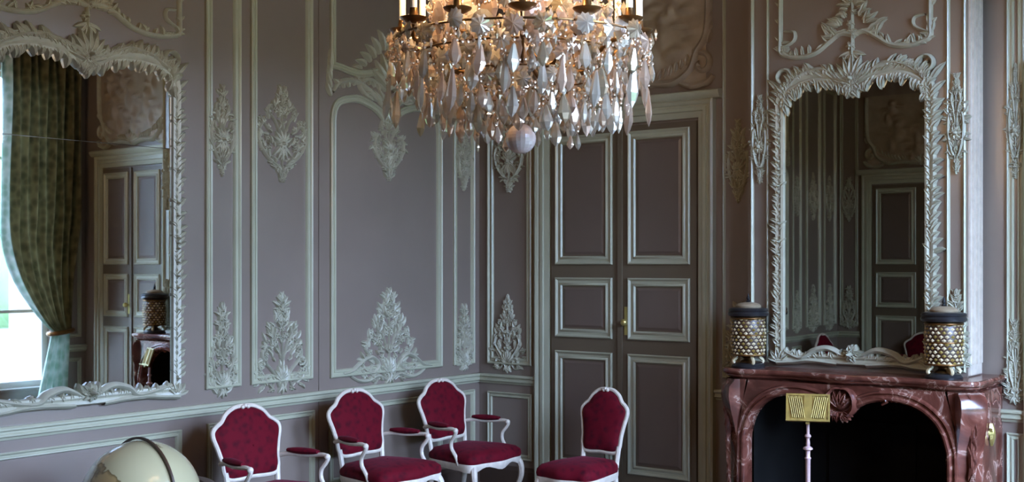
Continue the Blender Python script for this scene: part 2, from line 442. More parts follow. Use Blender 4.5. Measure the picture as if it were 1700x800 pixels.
def orn_low(P, cx, z0, w, h, seed):
    g = G(P)
    env = [(0, .5), (.10, .95), (.2, 1.0), (.35, .78), (.5, .72), (.65, .5), (.8, .26), (1, .04)]
    orn_scatter(g, cx, z0+.02*h, w, h*.96, env, int(60+100*w), .046+.024*w, seed)
    for sg in (1, -1):
        # C-scrolls at the foot
        sp = g.spiral(cx+sg*w*.30, z0+.13*h, .015, .13*w+.02, 0, 4.6)
        if sg < 0: sp = [(2*cx-x+0, z) for x, z in g.spiral(cx+w*.30, z0+.13*h, .015, .13*w+.02, 0, 4.6)]
        g.ribbon(sp, .014, .03, 'end')
        s2 = [(cx+sg*w*x, z0+h*z) for x, z in ((.06, .05), (.16, .20), (.30, .30), (.40, .40), (.33, .50), (.22, .47))]
        g.ribbon(cr(s2, 4), .012, .028)
        s3 = [(cx+sg*w*x, z0+h*z) for x, z in ((.03, .35), (.10, .52), (.20, .60), (.17, .70), (.10, .68))]
        g.ribbon(cr(s3, 4), .009, .024)
    for k in range(7):
        a = PI/2+(k-3)*.36; g.leaf(cx, z0+.12*h, a, min(.16*h, .45*w)*(1.2-.12*abs(k-3)), .018+.02*w, .035)
    for k in range(3): g.leaf(cx, z0+.08*h, -PI/2+(k-1)*.6, .11*h, .016, .03)
    g.ribbon([(cx, z0+h*.2), (cx, z0+h*.98)], .008, .025, 'end')
    for u in (.75, .86, .95): g.flower(cx, z0+u*h, .022+.03*(1-u), .03)
    return g
def orn_high(P, cx, z0, w, h, seed):
    g = G(P)
    env = [(0, .06), (.12, .20), (.2, .42), (.32, .8), (.48, 1.0), (.62, .92), (.72, .6), (.82, .3), (1, .04)]
    orn_scatter(g, cx, z0+.02*h, w, h*.96, env, int(56+110*w), .042+.024*w, seed)
    for sg in (1, -1):
        s2 = [(cx+sg*w*x, z0+h*z) for x, z in ((.05, .18), (.22, .22), (.42, .36), (.48, .52), (.38, .62), (.28, .55))]
        g.ribbon(cr(s2, 4), .012, .03)
        s3 = [(cx+sg*w*x, z0+h*z) for x, z in ((.04, .5), (.15, .66), (.28, .74), (.24, .82), (.14, .80))]
        g.ribbon(cr(s3, 4), .010, .026)
    for k in range(6): g.leaf(cx, z0+.42*h, PI/2+(k-2.5)*.45, min(.16*h, .36*w), .02, .035)
    for k in range(5): g.leaf(cx, z0+.40*h, -PI/2+(k-2)*.42, min(.18*h, .4*w), .018, .03)
    g.ribbon([(cx, z0), (cx, z0+h)], .008, .025)
    g.flower(cx, z0+.42*h, .05, .045, 7)
    for u in (.04, .10, .9, .97): g.flower(cx, z0+u*h, .02, .025)
    return g
def orn(P, parent, kind, cx, z0, w, h, seed, m=STUCCO):
    return obj('stucco_ornament', (orn_low if kind == 'l' else orn_high)(P, cx, z0, w, h, seed), m, parent)
def panel(P, parent, pts, prof=PROF, m=PALE, name='panel_moulding'):
    g = G(P); g.frame(pts, prof); return obj(name, g, m, parent)

def lobed(s0, s1, z0, zs, zp, zc):
    """panel outline with a two-lobed arched top and a central cusp"""
    c = (s0+s1)/2; w = (s1-s0)/2
    half = [(s1, zs), (s1-.03*w, zs+.45*(zp-zs)), (s1-.14*w, zs+.8*(zp-zs)), (c+.58*w, zp), (c+.34*w, zp-.12*(zp-zs)), (c+.16*w, zc+.45*(zp-zc)), (c+.04*w, zc)]
    r = cr(half, 4)
    return [(s0, z0), (s1, z0)]+r+[(2*c-x, z) for x, z in r[::-1]]

def left_layout(f, tagseed, full=True):
    """panels of the left wall; f maps distance-from-corner (negative y) to s"""
    def rc(a, b, z0, z1): a, b = sorted((f(a), f(b))); return rect(a, b, z0, z1)
    panel(PL, wall_left, rc(-2.915, -2.618, 1.02, 4.25))
    orn(PL, wall_left, 'h', f(-2.775), 2.44, .20, .60, tagseed+1); orn(PL, wall_left, 'l', f(-2.775), .965, .23, .60, tagseed+2)
    panel(PL, wall_left, rc(-2.528, -1.952, 1.02, 4.25))
    orn(PL, wall_left, 'h', f(-2.242), 2.43, .46, .66, tagseed+3); orn(PL, wall_left, 'l', f(-2.242), .95, .46, .66, tagseed+4)
    a, b = sorted((f(-1.77), f(-.504)))
    panel(PL, wall_left, lobed(a, b, 1.01, 2.92, 3.135, 3.00), PROF)
    c = (a+b)/2
    panel(PL, wall_left, [(a, 4.25), (a, 3.30)]+[(a+(b-a)*u, 3.30-.05*math.sin(PI*u*2)**2+.03*math.sin(PI*u)) for u in (.08, .16, .24, .32, .4, .5, .6, .68, .76, .84, .92)]+[(b, 3.30), (b, 4.25)])
    g = G(PL)                                             # rocaille crown between the two frames
    for sg in (1, -1):
        g.ribbon([(c+sg*x, z) for x, z in cr([(.05, 3.06), (.18, 3.16), (.36, 3.235), (.52, 3.215), (.61, 3.13)], 5)], .022, .04)
        g.ribbon([(c+sg*x, z) for x, z in cr([(.04, 3.20), (.2, 3.27), (.33, 3.22), (.26, 3.15), (.2, 3.2)], 5)], .018, .035)
        for k in range(9):
            x = .10+.055*k; g.leaf(c+sg*x, 3.20+.03*math.sin(k*.6), (PI/2-.5) if sg > 0 else (PI/2+.5), .085, .02, .03, -sg*.8)
        for k in range(5): g.leaf(c+sg*.62, 3.10+.06*k, PI/2-sg*(.7-.1*k), .11, .02, .035, sg*.5)
        for k in range(6): g.leaf(c+sg*(.05+.05*k), 3.34+.035*(5-k), PI/2-sg*(.25+.22*k), .17-.012*k, .028, .04, -sg*.6)
        for k in range(4): g.leaf(c+sg*(.04+.045*k), 3.12, PI/2-sg*(.9+.2*k), .12, .022, .035, sg*.5)
    for k in range(7): g.leaf(c, 3.22, PI/2+(k-3)*.33, .30-.02*abs(k-3), .036, .05)
    for k in range(4): g.flower(c, 3.45+.06*k, .05-.008*k, .04)
    obj('stucco_crown', g, STUCCO, wall_left)
    orn(PL, wall_left, 'h', c, 2.50, .34, .56, tagseed+5)
    orn(PL, wall_left, 'l', c, .93, .66, .70, tagseed+6)
    g = G(PL)                                             # scrolled foot of the large panel
    for sg in (1, -1):
        g.ribbon([(c+sg*x, z) for x, z in cr([(.50, 1.03), (.40, 1.05), (.30, 1.11), (.2, 1.14), (.12, 1.08), (.18, 1.02), (.27, 1.04)], 5)], .018, .035)
        g.ribbon([(c+sg*x, z) for x, z in cr([(.42, 1.01), (.34, .97), (.24, .96), (.12, .99), (.03, .95)], 5)], .016, .03)
    obj('stucco_foot', g, STUCCO, wall_left)
    panel(PL, wall_left, rc(-.35, -.075, 1.01, 4.25), PROFS)
    orn(PL, wall_left, 'h', f(-.213), 2.47, .17, .5, tagseed+7); orn(PL, wall_left, 'l', f(-.213), .965, .18, .52, tagseed+8)
    for a, b in ((-2.90, -1.93), (-1.78, -.50), (-.35, -.075)): panel(PL, wall_left, rc(a, b, .22, .79), PROFS)
left_layout(lambda y: y, 100)
left_layout(lambda y: -7.60-y, 200)
panel(PL, wall_left, rect(-4.50, -3.11, .22, .775), PROFS)
panel(PL, wall_left, rect(-8.72, -8.28, 1.02, 4.25)); orn(PL, wall_left, 'h', -8.5, 2.44, .28, .6, 301); orn(PL, wall_left, 'l', -8.5, .96, .30, .6, 302)
panel(PL, wall_left, rect(-8.17, -7.68, 1.02, 4.25)); orn(PL, wall_left, 'h', -7.93, 2.44, .28, .6, 303); orn(PL, wall_left, 'l', -7.93, .96, .30, .6, 304)
# back wall panels
panel(PB, wall_back, rect(.10, .565, 1.01, 4.25)); orn(PB, wall_back, 'h', .325, 2.46, .30, .62, 401); orn(PB, wall_back, 'l', .31, .955, .32, .60, 402)
panel(PB, wall_back, rect(.10, .565, .22, .775), PROFS)
panel(PB, wall_back, rect(2.315, 2.60, 1.01, 4.25), PROFT); orn(PB, wall_back, 'h', 2.44, 2.3, .16, .6, 403); orn(PB, wall_back, 'l', 2.44, 1.0, .18, .55, 404)
panel(PB, wall_back, rect(4.33, 4.438, 1.01, 4.25), PROFS); orn(PB, wall_back, 'h', 4.385, 2.40, .08, .72, 405); orn(PB, wall_back, 'l', 4.385, .97, .09, .52, 406)
panel(PB, wall_back, rect(4.33, 4.438, .22, .775), PROFS)
# chimney breast panels
panel(PC, breast, rect(2.69, 2.825, 1.17, 4.25), PROFT); orn(PC, breast, 'h', 2.757, 2.42, .10, .60, 411)
panel(PC, breast, rect(4.045, 4.165, 1.17, 4.25), PROFT); orn(PC, breast, 'h', 4.105, 2.42, .10, .62, 412); orn(PC, breast, 'l', 4.105, 1.18, .10, .5, 413)
g = G(PS); g.box((-.285, 1.15, 0), (-.04, 4.40, .012)); obj('pilaster_strip', g, CHAIRW, breast, smooth=False)  # pilaster coloured whiter than the mouldings, standing in for strong window light
for a_ in (-.25, -.17, -.09):
    g = G(PS); g.box((a_, 1.22, .012), (a_+.035, 4.30, .022)); obj('pilaster_fillet', g, CHAIRW, breast, smooth=False)
# front wall panel
panel(PF, wall_front, rect(.04, .30, 1.01, 4.25), PROFS); orn(PF, wall_front, 'h', .17, 2.44, .2, .6, 421); orn(PF, wall_front, 'l', .17, .97, .2, .55, 422)
panel(PR, wall_right, rect(-.30, -.06, 1.01, 4.25), PROFS); panel(PR, wall_right, rect(-.30, -.06, .22, .775), PROFS)

# ------------------------------------------------------------------ doors with overdoor reliefs
def door(n, P, x0, k, label, wall, seed):
    """x0: casing outer edge, k: width factor"""
    X = lambda a: x0+(a-.62)*k
    root = tag(thing('door_%d' % n), label, 'door', kind='structure')
    for a, b in ((.775, 1.432), (1.448, 2.105)):
        g = G(P); g.box((X(a), .01, 0), (X(b), 2.93, .028))
        leaf = obj('door_leaf', g, DOORP, root, smooth=False)
        pa = .82 if a < 1 else 1.51
        for z0, z1 in ((.22, 1.155), (1.265, 1.745), (1.85, 2.885)):
            g = G(lambda s, t, d: P(s, t, d+.028)); g.frame(rect(X(pa), X(pa+.546), z0, z1), [(0, 0), (0, .014), (.008, .02), (.018, .014), (.024, .006), (.042, .004), (.048, .012), (.058, .015), (.066, .006), (.068, 0)])
            obj('panel_moulding', g, PALE, leaf)
            g = G(lambda s, t, d: P(s, t, d+.028)); m_ = .098
            g.frame(rect(X(pa)+m_-.02, X(pa+.546)-m_+.02, z0+m_-.02, z1-m_+.02), [(0, 0), (.02, .008), (.021, .008)])
            g.add([P(X(pa)+m_, z0+m_, .036), P(X(pa+.546)-m_, z0+m_, .036), P(X(pa+.546)-m_, z1-m_, .036), P(X(pa)+m_, z1-m_, .036)], [(0, 1, 2, 3)])
            obj('door_panel', g, DOORQ, leaf, smooth=False)
    g = G(P); g.box((X(1.42), .01, .028), (X(1.46), 2.93, .044)); obj('meeting_strip', g, DOORP, root, smooth=False)
    g = G(P); g.frame([(X(.62), -.2), (X(2.258), -.2), (X(2.258), 3.086), (X(.62), 3.086)], [(0, 0), (0, .055), (.015, .065), (.03, .06), (.04, .045), (.055, .045), (.06, .055), (.085, .055), (.09, .04), (.115, .036), (.135, .028), (.136, 0)])
    g.v = [(p[0], p[1], max(p[2], 0.0)) for p in g.v]
    obj('door_casing', g, PALE, root)
    g = G(P); rows = []
    for s in (X(.56 if n != 2 else .66), X(2.318)):
        rows.append([P(s, z, d) for d, z in ((0, 3.08), (.06, 3.085), (.075, 3.10), (.09, 3.125), (.09, 3.14), (.06, 3.15), (0, 3.155))])
    g.grid(rows); g.poly(rows[0]); g.poly(rows[1]); obj('door_cornice', g, PALE, root)
    g = G(P); hx = X(1.50)
    g.box((hx-.02, 1.30, .028), (hx+.02, 1.52, .036)); obj('lock_plate', g, BRASS, root, smooth=False)
    g = G(); c = P(hx, 1.40, .075); g.sphere(c, .028); g.tube([P(hx, 1.40, .03), c], .01); obj('door_knob', g, BRASS, root)
    # overdoor relief
    cx = X(1.44); w = .80*k; zb = 3.19; ht = .98
    rr = random.Random(seed); rows = []
    blobs = []
    for bx, bz, sz in ((-.32, .42, 1), (.05, .50, 1.1), (.38, .40, 1), (-.05, .2, .9), (.2, .72, .8), (-.4, .75, .7), (.5, .68, .7)):
        blobs += [(bx, bz+.13*sz, .055*sz, .055*sz, .06), (bx, bz, .08*sz, .11*sz, .055), (bx+.1*sz, bz-.13*sz, .11*sz, .05*sz, .045), (bx-.09*sz, bz-.15*sz, .05*sz, .11*sz, .045), (bx+.12*sz, bz+.07*sz, .10*sz, .03*sz, .04), (bx-.12*sz, bz+.03*sz, .09*sz, .03*sz, .04)]
    for k_ in range(26): blobs.append((rr.uniform(-.7, .7), rr.uniform(.05, .5), rr.uniform(.05, .14), rr.uniform(.02, .05), rr.uniform(.012, .03)))
    N1, N2 = 72, 56
    for i in range(N1+1):
        s = -.74+1.48*i/N1; row = []
        for j in range(N2+1):
            t = .02+.94*j/N2; h_ = 0
            for bx, bz, a, b, hh in blobs:
                q = ((s-bx)/a)**2+((t-bz)/b)**2
                if q < 4: h_ = max(h_, hh*math.exp(-q))
            edge = min(1, (0.74-abs(s))*12, (t-.02)*12, (.96-t)*12)
            row.append(P(cx+s*k, zb+t, .012+h_*max(0, edge)))
        rows.append(row)
    g = G(P); g.grid(rows); obj('overdoor_relief', g, RELIEF, root)
    g = G(P)
    for sg in (1, -1):
        path = [(.02, .02), (.25, .05), (.45, .04), (.60, .12), (.66, .25), (.74, .38), (.76, .6), (.76, .95)]
        g.ribbon([(cx+sg*x*k, zb+z) for x, z in cr(path, 6)], .03, .05, False)
        sp = [(cx+sg*(x)*k, z) for x, z in G(P).spiral(.70, zb+.16, .012, .09, 2.2, 8.0, 24)]
        g.ribbon(sp, .024, .045, False)
        g.ribbon([(cx+sg*x*k, zb+z) for x, z in cr([(.52, .03), (.62, .0), (.74, .02), (.8, .07)], 5)], .03, .045)
        for kk in range(11):
            u = kk/10; x = .12+.5*u; g.leaf(cx+sg*x*k, zb+.05+.14*u*u, PI/2-sg*(.9-.6*u), .10, .022, .04, sg*.6)
        for kk in range(8): g.leaf(cx+sg*.75*k, zb+.32+.08*kk, PI/2-sg*.55, .09, .02, .04, sg*.5)
    for kk in range(7): g.leaf(cx, zb+.0, PI/2+(kk-3)*.36, .18, .03, .05)
    obj('overdoor_scroll_frame', g, STUCCO if n > 1 else RELIEF, root)
    return root
door(1, PB, .62, 1.0, 'taupe double door with overdoor relief left of the fireplace', wall_back, 51)
door(2, PB, 4.445, .85, 'double door right of the fireplace, seen in the left mirror', wall_back, 52)
door(3, PF, .36, 1.0, 'double door opposite the fireplace, seen in the overmantel mirror', wall_front, 53)

# ------------------------------------------------------------------ windows and curtain
def window(n, x, y0, y1, lights, label):
    root = tag(thing('window_%d' % n, (x, (y0+y1)/2, 0)), label, 'window', kind='structure')
    P = lambda s, t, d: (-d, s, t); w = (y1-y0)/2; z0, z1 = .46, 4.01
    g = G(P); g.frame(rect(-w, w, z0, z1), [(0, -.04), (0, .04), (.07, .04), (.07, -.04), (0, -.04)]); obj('window_frame', g, WINW, root, smooth=False)
    for i in range(1, lights):
        s = -w+2*w*i/lights; g = G(P); g.box((s-.035, z0, -.035), (s+.035, z1, .035)); obj('mullion', g, WINW, root, smooth=False)
    zz = [z0+.06, 1.32, 2.18, 3.04, z1-.06]
    for z in zz[1:-1]:
        g = G(P); g.box((-w+.05, z-.018, -.02), (w-.05, z+.018, .02)); obj('glazing_bar', g, WINW, root, smooth=False)
    for i in range(lights):
        a = -w+2*w*i/lights+.035; b = -w+2*w*(i+1)/lights-.035
        for z, zt in zip(zz, zz[1:]):
            g = G(P); g.box((a, z, -.003), (b, zt, .003)); obj('pane', g, PANE, root, smooth=False)
    g = G(P); g.box((-w, z0-.03, -.04), (w, z0, .14)); obj('window_sill', g, WINW, root, smooth=False)
window(1, 6.36, -2.35, -.35, 3, 'tall white casement window beside the green curtain, reflected in the left mirror')
window(2, 7.06, -5.25, -3.50, 2, 'tall white casement window in the middle of the window wall')

def curtain():
    root = tag(thing('curtain', (0, 0, 0)), 'green damask curtain tied back beside the window, seen in the left mirror', 'curtain')
    zt, ztie = 4.42, 1.08
    def edge(z):       # window-side edge of the hanging
        if z > 2.3: return -1.08
        u = (z-ztie)/(2.3-ztie); return -.50-.58*math.sin(PI/2*max(0, u))**.8
    def inner(z):
        u = max(0, min(1, (z-ztie)/(2.4-ztie))); return -.28+.16*u
    def rows_for(u0, u1, nz, nu, z0, z1, amp):
        rows = []
        for i in range(nz+1):
            z = z1+(z0-z1)*i/nz; row = []
            for j in range(nu+1):
                u = u0+(u1-u0)*j/nu
                e, n_ = edge(z), inner(z)
                y = n_+(e-n_)*u
                sq = .45+.55*min(1, max(0, (z-ztie)/1.2))
                x = XR-.10-.05*sq*math.sin(u*2*PI*9+.6*math.sin(z*2))-.02*math.sin(u*31+z*3)-(.06 if z < 1.6 else 0)*(1-max(0, (z-ztie))/.6 if z < 1.6 else 0)
                row.append((x, y, z))
            rows.append(row)
        return rows
    g = G(); g.grid(rows_for(0, .90, 40, 120, ztie, zt, .05)); obj('curtain_drop', g, CURT, root)
    g = G(); g.grid(rows_for(.90, 1.0, 40, 14, ztie, zt, .05)); obj('curtain_border', g, LINING, root)
    g = G(); rows = []
    for i in range(25):
        z = ztie+.02+(.12-ztie)*i/24; q = i/24; row = []
        for j in range(49):
            u = j/48; y0 = -.28-.06*q; y1 = -.50-.22*q
            row.append((XR-.13-.045*math.sin(u*2*PI*5+.4)*(0.5+q*.6), y0+(y1-y0)*u, z))
        rows.append(row)
    g.grid(rows); obj('curtain_tail', g, LINING, root)
    g = G(); pts = [(XR-.13+.10*math.cos(a), -.39+.145*math.sin(a), ztie+.01+.02*math.sin(a)) for a in [2*PI*k/20 for k in range(20)]]
    g.tube(pts, .026, 8, closed=True); obj('tieback', g, GILT, root)
    g = G(); rows = []
    for i in range(9):
        z = 4.36+.2*i/8; rows.append([(XR-.20-.03*math.sin(u*44), -.06-2.9*u, z-(.09*abs(math.sin(u*9)) if i == 0 else 0)) for u in [j/90 for j in range(91)]])
    g.grid(rows); obj('pelmet', g, CURT, root)
curtain()

# ------------------------------------------------------------------ carved mirrors
def carved_mirror(name, P, cx, hw, z0, zt, label, glass_mat, yaw, seam, seed, foot):
    root = tag(thing(name), label, 'mirror')
    # glass plates (slightly out of true, as old plates are)
    for a, b in (((z0, seam-.002), (seam+.002, zt+.06)) if seam else ((z0, zt+.06),)):
        g = G(); t_ = math.tan(math.radians(yaw)); vs = []
        for s, z in ((-hw-.02, a), (hw+.02, a), (hw+.02, b), (-hw-.02, b)):
            vs.append(P(cx+s, z, .014+s*t_)); vs.append(P(cx+s, z, .004+s*t_*.3))
        g.add(vs, [(0, 2, 4, 6), (1, 7, 5, 3), (0, 1, 3, 2), (2, 3, 5, 4), (4, 5, 7, 6), (6, 7, 1, 0)]); obj('mirror_plate', g, glass_mat, root, smooth=False)
    g = G(P); g.frame(rect(cx-hw-.05, cx+hw+.05, z0-.05, zt+.10), [(0, 0), (.005, .004), (.01, .004)])
    # frame moulding
    top = cr([(hw, zt-.10), (hw-.02, zt-.03), (hw-.10, zt+.02), (hw*.62, zt+.045), (hw*.34, zt+.035), (hw*.12, zt-.01), (0, zt-.045)], 5)
    path = [(cx-hw, z0), (cx+hw, z0)]+[(cx+x, z) for x, z in top]+[(cx-x, z) for x, z in top[::-1][1:]]
    g = G(P); g.frame(path, [(-.055, 0), (-.055, .03), (-.045, .045), (-.03, .04), (-.02, .03), (-.005, .045), (.01, .04), (.016, .014)])
    obj('frame_moulding', g, STUCCO, root)
    rr = random.Random(seed)
    for sg in (1, -1):                                # leaves climbing the two sides
        g = G(P); z = z0+.06
        while z < zt-.10:
            L = rr.uniform(.055, .10)
            g.leaf(cx+sg*(hw+.03), z, PI/2-sg*rr.uniform(.35, .95), L, .02, .05, -sg*.9, .012)
            g.leaf(cx+sg*(hw+.02), z+.02, PI/2+sg*rr.uniform(.2, .6), L*.7, .016, .045, sg*.7, .012)
            if rr.random() < .35: g.flower(cx+sg*(hw+.02), z, .026, .05, 5, .012)
            z += rr.uniform(.032, .055)
        obj('side_leaf_border', g, STUCCO, root)
    g = G(P)                                          # crest: rocaille along the arch
    n = len(top)
    for sg in (1, -1):
        for i in range(0, n-1):
            x, z = top[i]
            for q in range(2):
                L = rr.uniform(.06, .12)
                g.leaf(cx+sg*(x-q*.01), z+.03, PI/2-sg*rr.uniform(-.2, .9), L, .024, .05, -sg*rr.uniform(.3, 1.2), .012)
            g.leaf(cx+sg*x, z+.01, -PI/2-sg*rr.uniform(.2, 1.0), rr.uniform(.04, .10), .022, .05, sg*.7, .012)
        # corner loops and flames
        sp = [(cx+sg*x, z) for x, z in g.spiral(hw-.01, zt+.09, .045, .065, -1.2, 5.0, 20)]
        g.ribbon(sp, .014, .045, False, .008)
        for k in range(4): g.leaf(cx+sg*(hw+.02), zt-.02+.0*k-.09*k, PI/2-sg*(.55+.12*k), .15-.02*k, .022, .045, -sg*.5, .01)
        g.ribbon([(cx+sg*x, z) for x, z in cr([(hw-.05, zt+.03), (hw*.7, zt+.10), (hw*.42, zt+.12), (hw*.22, zt+.06)], 5)], .02, .05, True, .008)
    for k in range(9): g.leaf(cx, zt+.01, PI/2+(k-4)*.33, .20-.012*abs(k-4), .03, .055, 0, .012)
    for k in range(5): g.leaf(cx, zt+.02, -PI/2+(k-2)*.42, .11, .022, .05, 0, .012)
    g.flower(cx, zt+.04, .05, .07, 7, .012)
    obj('crest', g, STUCCO, root)
    g = G(P)                                          # foot: scrolls and a rosette
    for sg in (1, -1):
        g.ribbon([(cx+sg*x, z0+z) for x, z in cr([(.05, .0), (.16, .05), (.27, .03), (.36, -.02), (hw-.02, .02)], 6)], .024, .05, True, .01)
        g.ribbon([(cx+sg*x, z0+z) for x, z in cr([(hw+.04, -.06), (hw-.08, -.05), (hw*.6, -.035), (.1, -.05)], 6)], .02, .045, False, .008)
        for k in range(int(hw*24)):
            x = .08+k*.04
            if x > hw: break
            g.leaf(cx+sg*x, z0-.02, PI/2-sg*rr.uniform(-.6, .9), rr.uniform(.045, .075), .018, .045, sg*rr.uniform(-1, 1), .012)
        for k in range(5): g.leaf(cx+sg*(hw+.02), z0-.05, PI/2-sg*(k-1.6)*.55, .10, .022, .05, 0, .012)
    g.flower(cx, z0+.02, .062, .07, 8, .02); g.flower(cx, z0+.02, .04, .085, 6, .02)
    for k in range(6): g.leaf(cx+R.uniform(-.06, .06), z0+.0, R.uniform(0, PI), .085, .02, .05, 0, .015)
    obj('foot_carving', g, STUCCO, root)
    return root
def overpanel(P, wall, cx, hw, zb, seed):
    """scalloped stucco frame above a mirror"""
    g = G(P); rr = random.Random(seed)
    half = cr([(hw, 4.25), (hw, zb+.16), (hw, zb+.03), (hw-.05, zb), (hw*.72, zb-.02), (hw*.50, zb+.0), (hw*.32, zb+.06), (hw*.16, zb+.11), (0, zb+.09)], 5)
    for sg in (1, -1):
        g.ribbon([(cx+sg*x, z) for x, z in half], .017, .03, False)
        for i in range(6, len(half)-1, 1):
            x, z = half[i]
            if rr.random() < .75: g.leaf(cx+sg*x, z, rr.uniform(0, PI), rr.uniform(.04, .09), .016, .03, rr.uniform(-1, 1))
        g.ribbon([(cx+sg*x, z) for x, z in cr([(hw, zb+.05), (hw-.10, zb+.10), (hw-.10, zb+.16), (hw-.03, zb+.17)], 4)], .012, .03)
        for k in range(7): g.leaf(cx+sg*hw, zb+.1+.12*k, PI/2-sg*.6, .06, .015, .025, -sg*.5)
    for k in range(26):
        u = rr.random(); x = .20*(1-u)*rr.random()**.5; a = rr.uniform(.1, 1.5)
        for sg in (1, -1): g.leaf(cx+sg*x, zb+.06+.26*u, PI/2-sg*a, rr.uniform(.06, .11), .018, .035, -sg*rr.uniform(0, 1))
    g.ribbon([(cx, zb-.06), (cx, zb+.55)], .014, .03, 'end')
    for k in range(7): g.flower(cx+(.012 if k % 2 else -.012), zb+.02+.075*k, .034-.002*k, .04)
    for k in range(6): g.leaf(cx, zb-.02, -PI/2+(k-2.5)*.5, .10, .02, .035)
    return obj('stucco_overpanel', g, STUCCO, wall)
carved_mirror('wall_mirror', PL, -3.805, .62, 1.055, 3.08, 'large carved mirror on the wall left of the armchairs reflecting the curtain', MIRR, .65, 2.595, 61, True)
carved_mirror('overmantel_mirror', PC, 3.432, .495, 1.235, 3.045, 'carved pale mirror standing above the red marble fireplace', MIRR2, -.39, None, 62, True)
overpanel(PL, wall_left, -3.805, .68, 3.33, 71)
overpanel(PC, breast, 3.427, .515, 3.285, 72)

# ------------------------------------------------------------------ marble fireplace
def fireplace():
    root = tag(thing('fireplace', (3.462, -.58, 0)), 'red marble fireplace with arched opening under the overmantel mirror', 'fireplace')
    hw = .72; oh = .675
    half = cr([(oh, 0), (oh, .60), (oh-.012, .73), (oh-.06, .85), (oh-.16, .94), (oh-.29, .985), (oh-.42, .985), (.17, .965), (.10, .93), (.06, .885), (0, .875)], 5)
    half = [half[0]]+half[5:]
    op = half+[(-x, z) for x, z in half[::-1][1:]]               # right foot -> left foot
    out = [(-hw, 0), (-hw, 1.07), (hw, 1.07), (hw, 0)]
    # plate as strips between opening and outer outline
    g = G()
    def outer(i, n):
        u = i/(n-1)
        x, z = op[i]
        return (max(-hw, min(hw, x*1.07)), 1.07) if abs(x) < oh-.04 else (hw if x > 0 else -hw, min(1.07, z*1.0) if z < .9 else 1.07)
    n = len(op); y0, y1 = 0.0, .09
    ring = [outer(i, n) for i in range(n)]
    ring = [(r[0], r[1]) for r in ring]
    rows = [[(o_[0], y0, o_[1]), (p[0], y0, p[1]), (p[0], y1, p[1])] for o_, p in zip(ring, op)]
    g.grid(rows)
    for sg in (1, -1):
        g.add([(sg*hw, 0, .85), (sg*hw, 0, 1.07), (sg*(oh-.06)*1.07, 0, 1.07)], [(0, 1, 2)])
    obj('front_surround', g, MARBLE, root)
    # opening moulding
    g = G(lambda s, t, d: (s, -d, t))
    rows = []
    for i in range(n):
        a = Vector(op[max(0, i-1)]); b = Vector(op[min(n-1, i+1)]); t = (b-a).normalized(); q = Vector((t.y, -t.x))
        rows.append([g.pt(op[i][0]+q.x*o_, op[i][1]+q.y*o_, d) for o_, d in ((-.005, -.05), (-.005, .01), (.008, .026), (.02, .028), (.03, .012), (.04, .010), (.05, .022), (.06, .020), (.068, 0))])
    g.grid(rows); obj('opening_moulding', g, MARBLE, root)
    # central cartouche
    g = G(lambda s, t, d: (s, -d, t))
    g.dome(0, .965, .06, .05, 0, 12)
    for sg in (1, -1):
        g.ribbon([(sg*x, z) for x, z in cr([(.0, .87), (.05, .88), (.09, .93), (.085, 1.0), (.05, 1.045), (.0, 1.05)], 5)], .018, .055)
        g.ribbon([(sg*x, z) for x, z in cr([(.09, .94), (.16, .985), (.26, 1.01), (.30, .99), (.27, .965)], 5)], .014, .03)
        for k in range(4): g.leaf(sg*.02, .90, -PI/2+sg*.4*k, .07, .015, .05, 0, .01)
    for k in range(5): g.leaf(0, .93, PI/2+(k-2)*.42, .11, .02, .06, 0, .01)
    obj('cartouche', g, MARBLE, root)
    # canted console jambs, side slabs
    for sg in (1, -1):
        prof = [(0, .0), (0, .12), (-.012, .14), (-.012, .55), (.0, .66), (.02, .76), (.045, .86), (.06, .95), (.055, 1.02), (.02, 1.06), (.02, 1.07)]
        a = Vector((sg*hw, 0)); b = Vector((sg*(hw+.12), .12)); nrm = Vector((sg*.7071, -.7071))
        rows = []
        for o_, z in prof:
            rows.append([(a.x, a.y, z), (a.x+nrm.x*(.02+o_), a.y+nrm.y*(.02+o_), z), ((a.x+b.x)/2+nrm.x*(.035+o_), (a.y+b.y)/2+nrm.y*(.035+o_), z), (b.x+nrm.x*(.02+o_), b.y+nrm.y*(.02+o_), z), (b.x, b.y, z)])
        g = G(); g.grid(rows); j = obj('console_jamb', g, MARBLE, root)
        P = lambda s, t, d: ((a+(b-a)*(s+.5)).x+nrm.x*(d+.045), (a+(b-a)*(s+.5)).y+nrm.y*(d+.045), t)
        g = G(P)
        for k in range(8): g.leaf(.0, .96-.05*k, -PI/2+(.7 if k % 2 else -.7), .10, .22, .03, 0, .02*max(0, (4-k)/4))
        for k in range(5): g.leaf(0, .45, -PI/2+(k-2)*.5, .2, .12, .02)
        obj('carved_leaf', g, MARBLE, j)
        x0, x1 = sorted((sg*(hw+.085), sg*(hw+.12)))
        g = G(); g.box((x0, .12, 0), (x1, .58, 1.07)); obj('side_slab', g, MARBLE, root, smooth=False)
    # shelf: serpentine, moulded edge
    def plan(o_):
        pts = [(-.84, .58), (-.84, .05), (-.80, -.01), (-.66, -.02), (-.45, .015), (-.25, .01), (0, -.03), (.25, .01), (.45, .015), (.66, -.02), (.80, -.01), (.84, .05), (.84, .58)]
        c = cr(pts[1:-1], 4)
        c = [pts[0]]+c+[pts[-1]]
        return [(x*(1+o_/.84), (y-o_) if y < .5 else y) for x, y in c]
    g = G(); rows = []
    for o_, z in ((-.035, 1.062), (-.03, 1.075), (-.008, 1.085), (.0, 1.095), (.0, 1.10), (.018, 1.112), (.022, 1.125), (.018, 1.138), (.010, 1.142)):
        rows.append([(x, y, z) for x, y in plan(o_)])
    g.grid(rows)
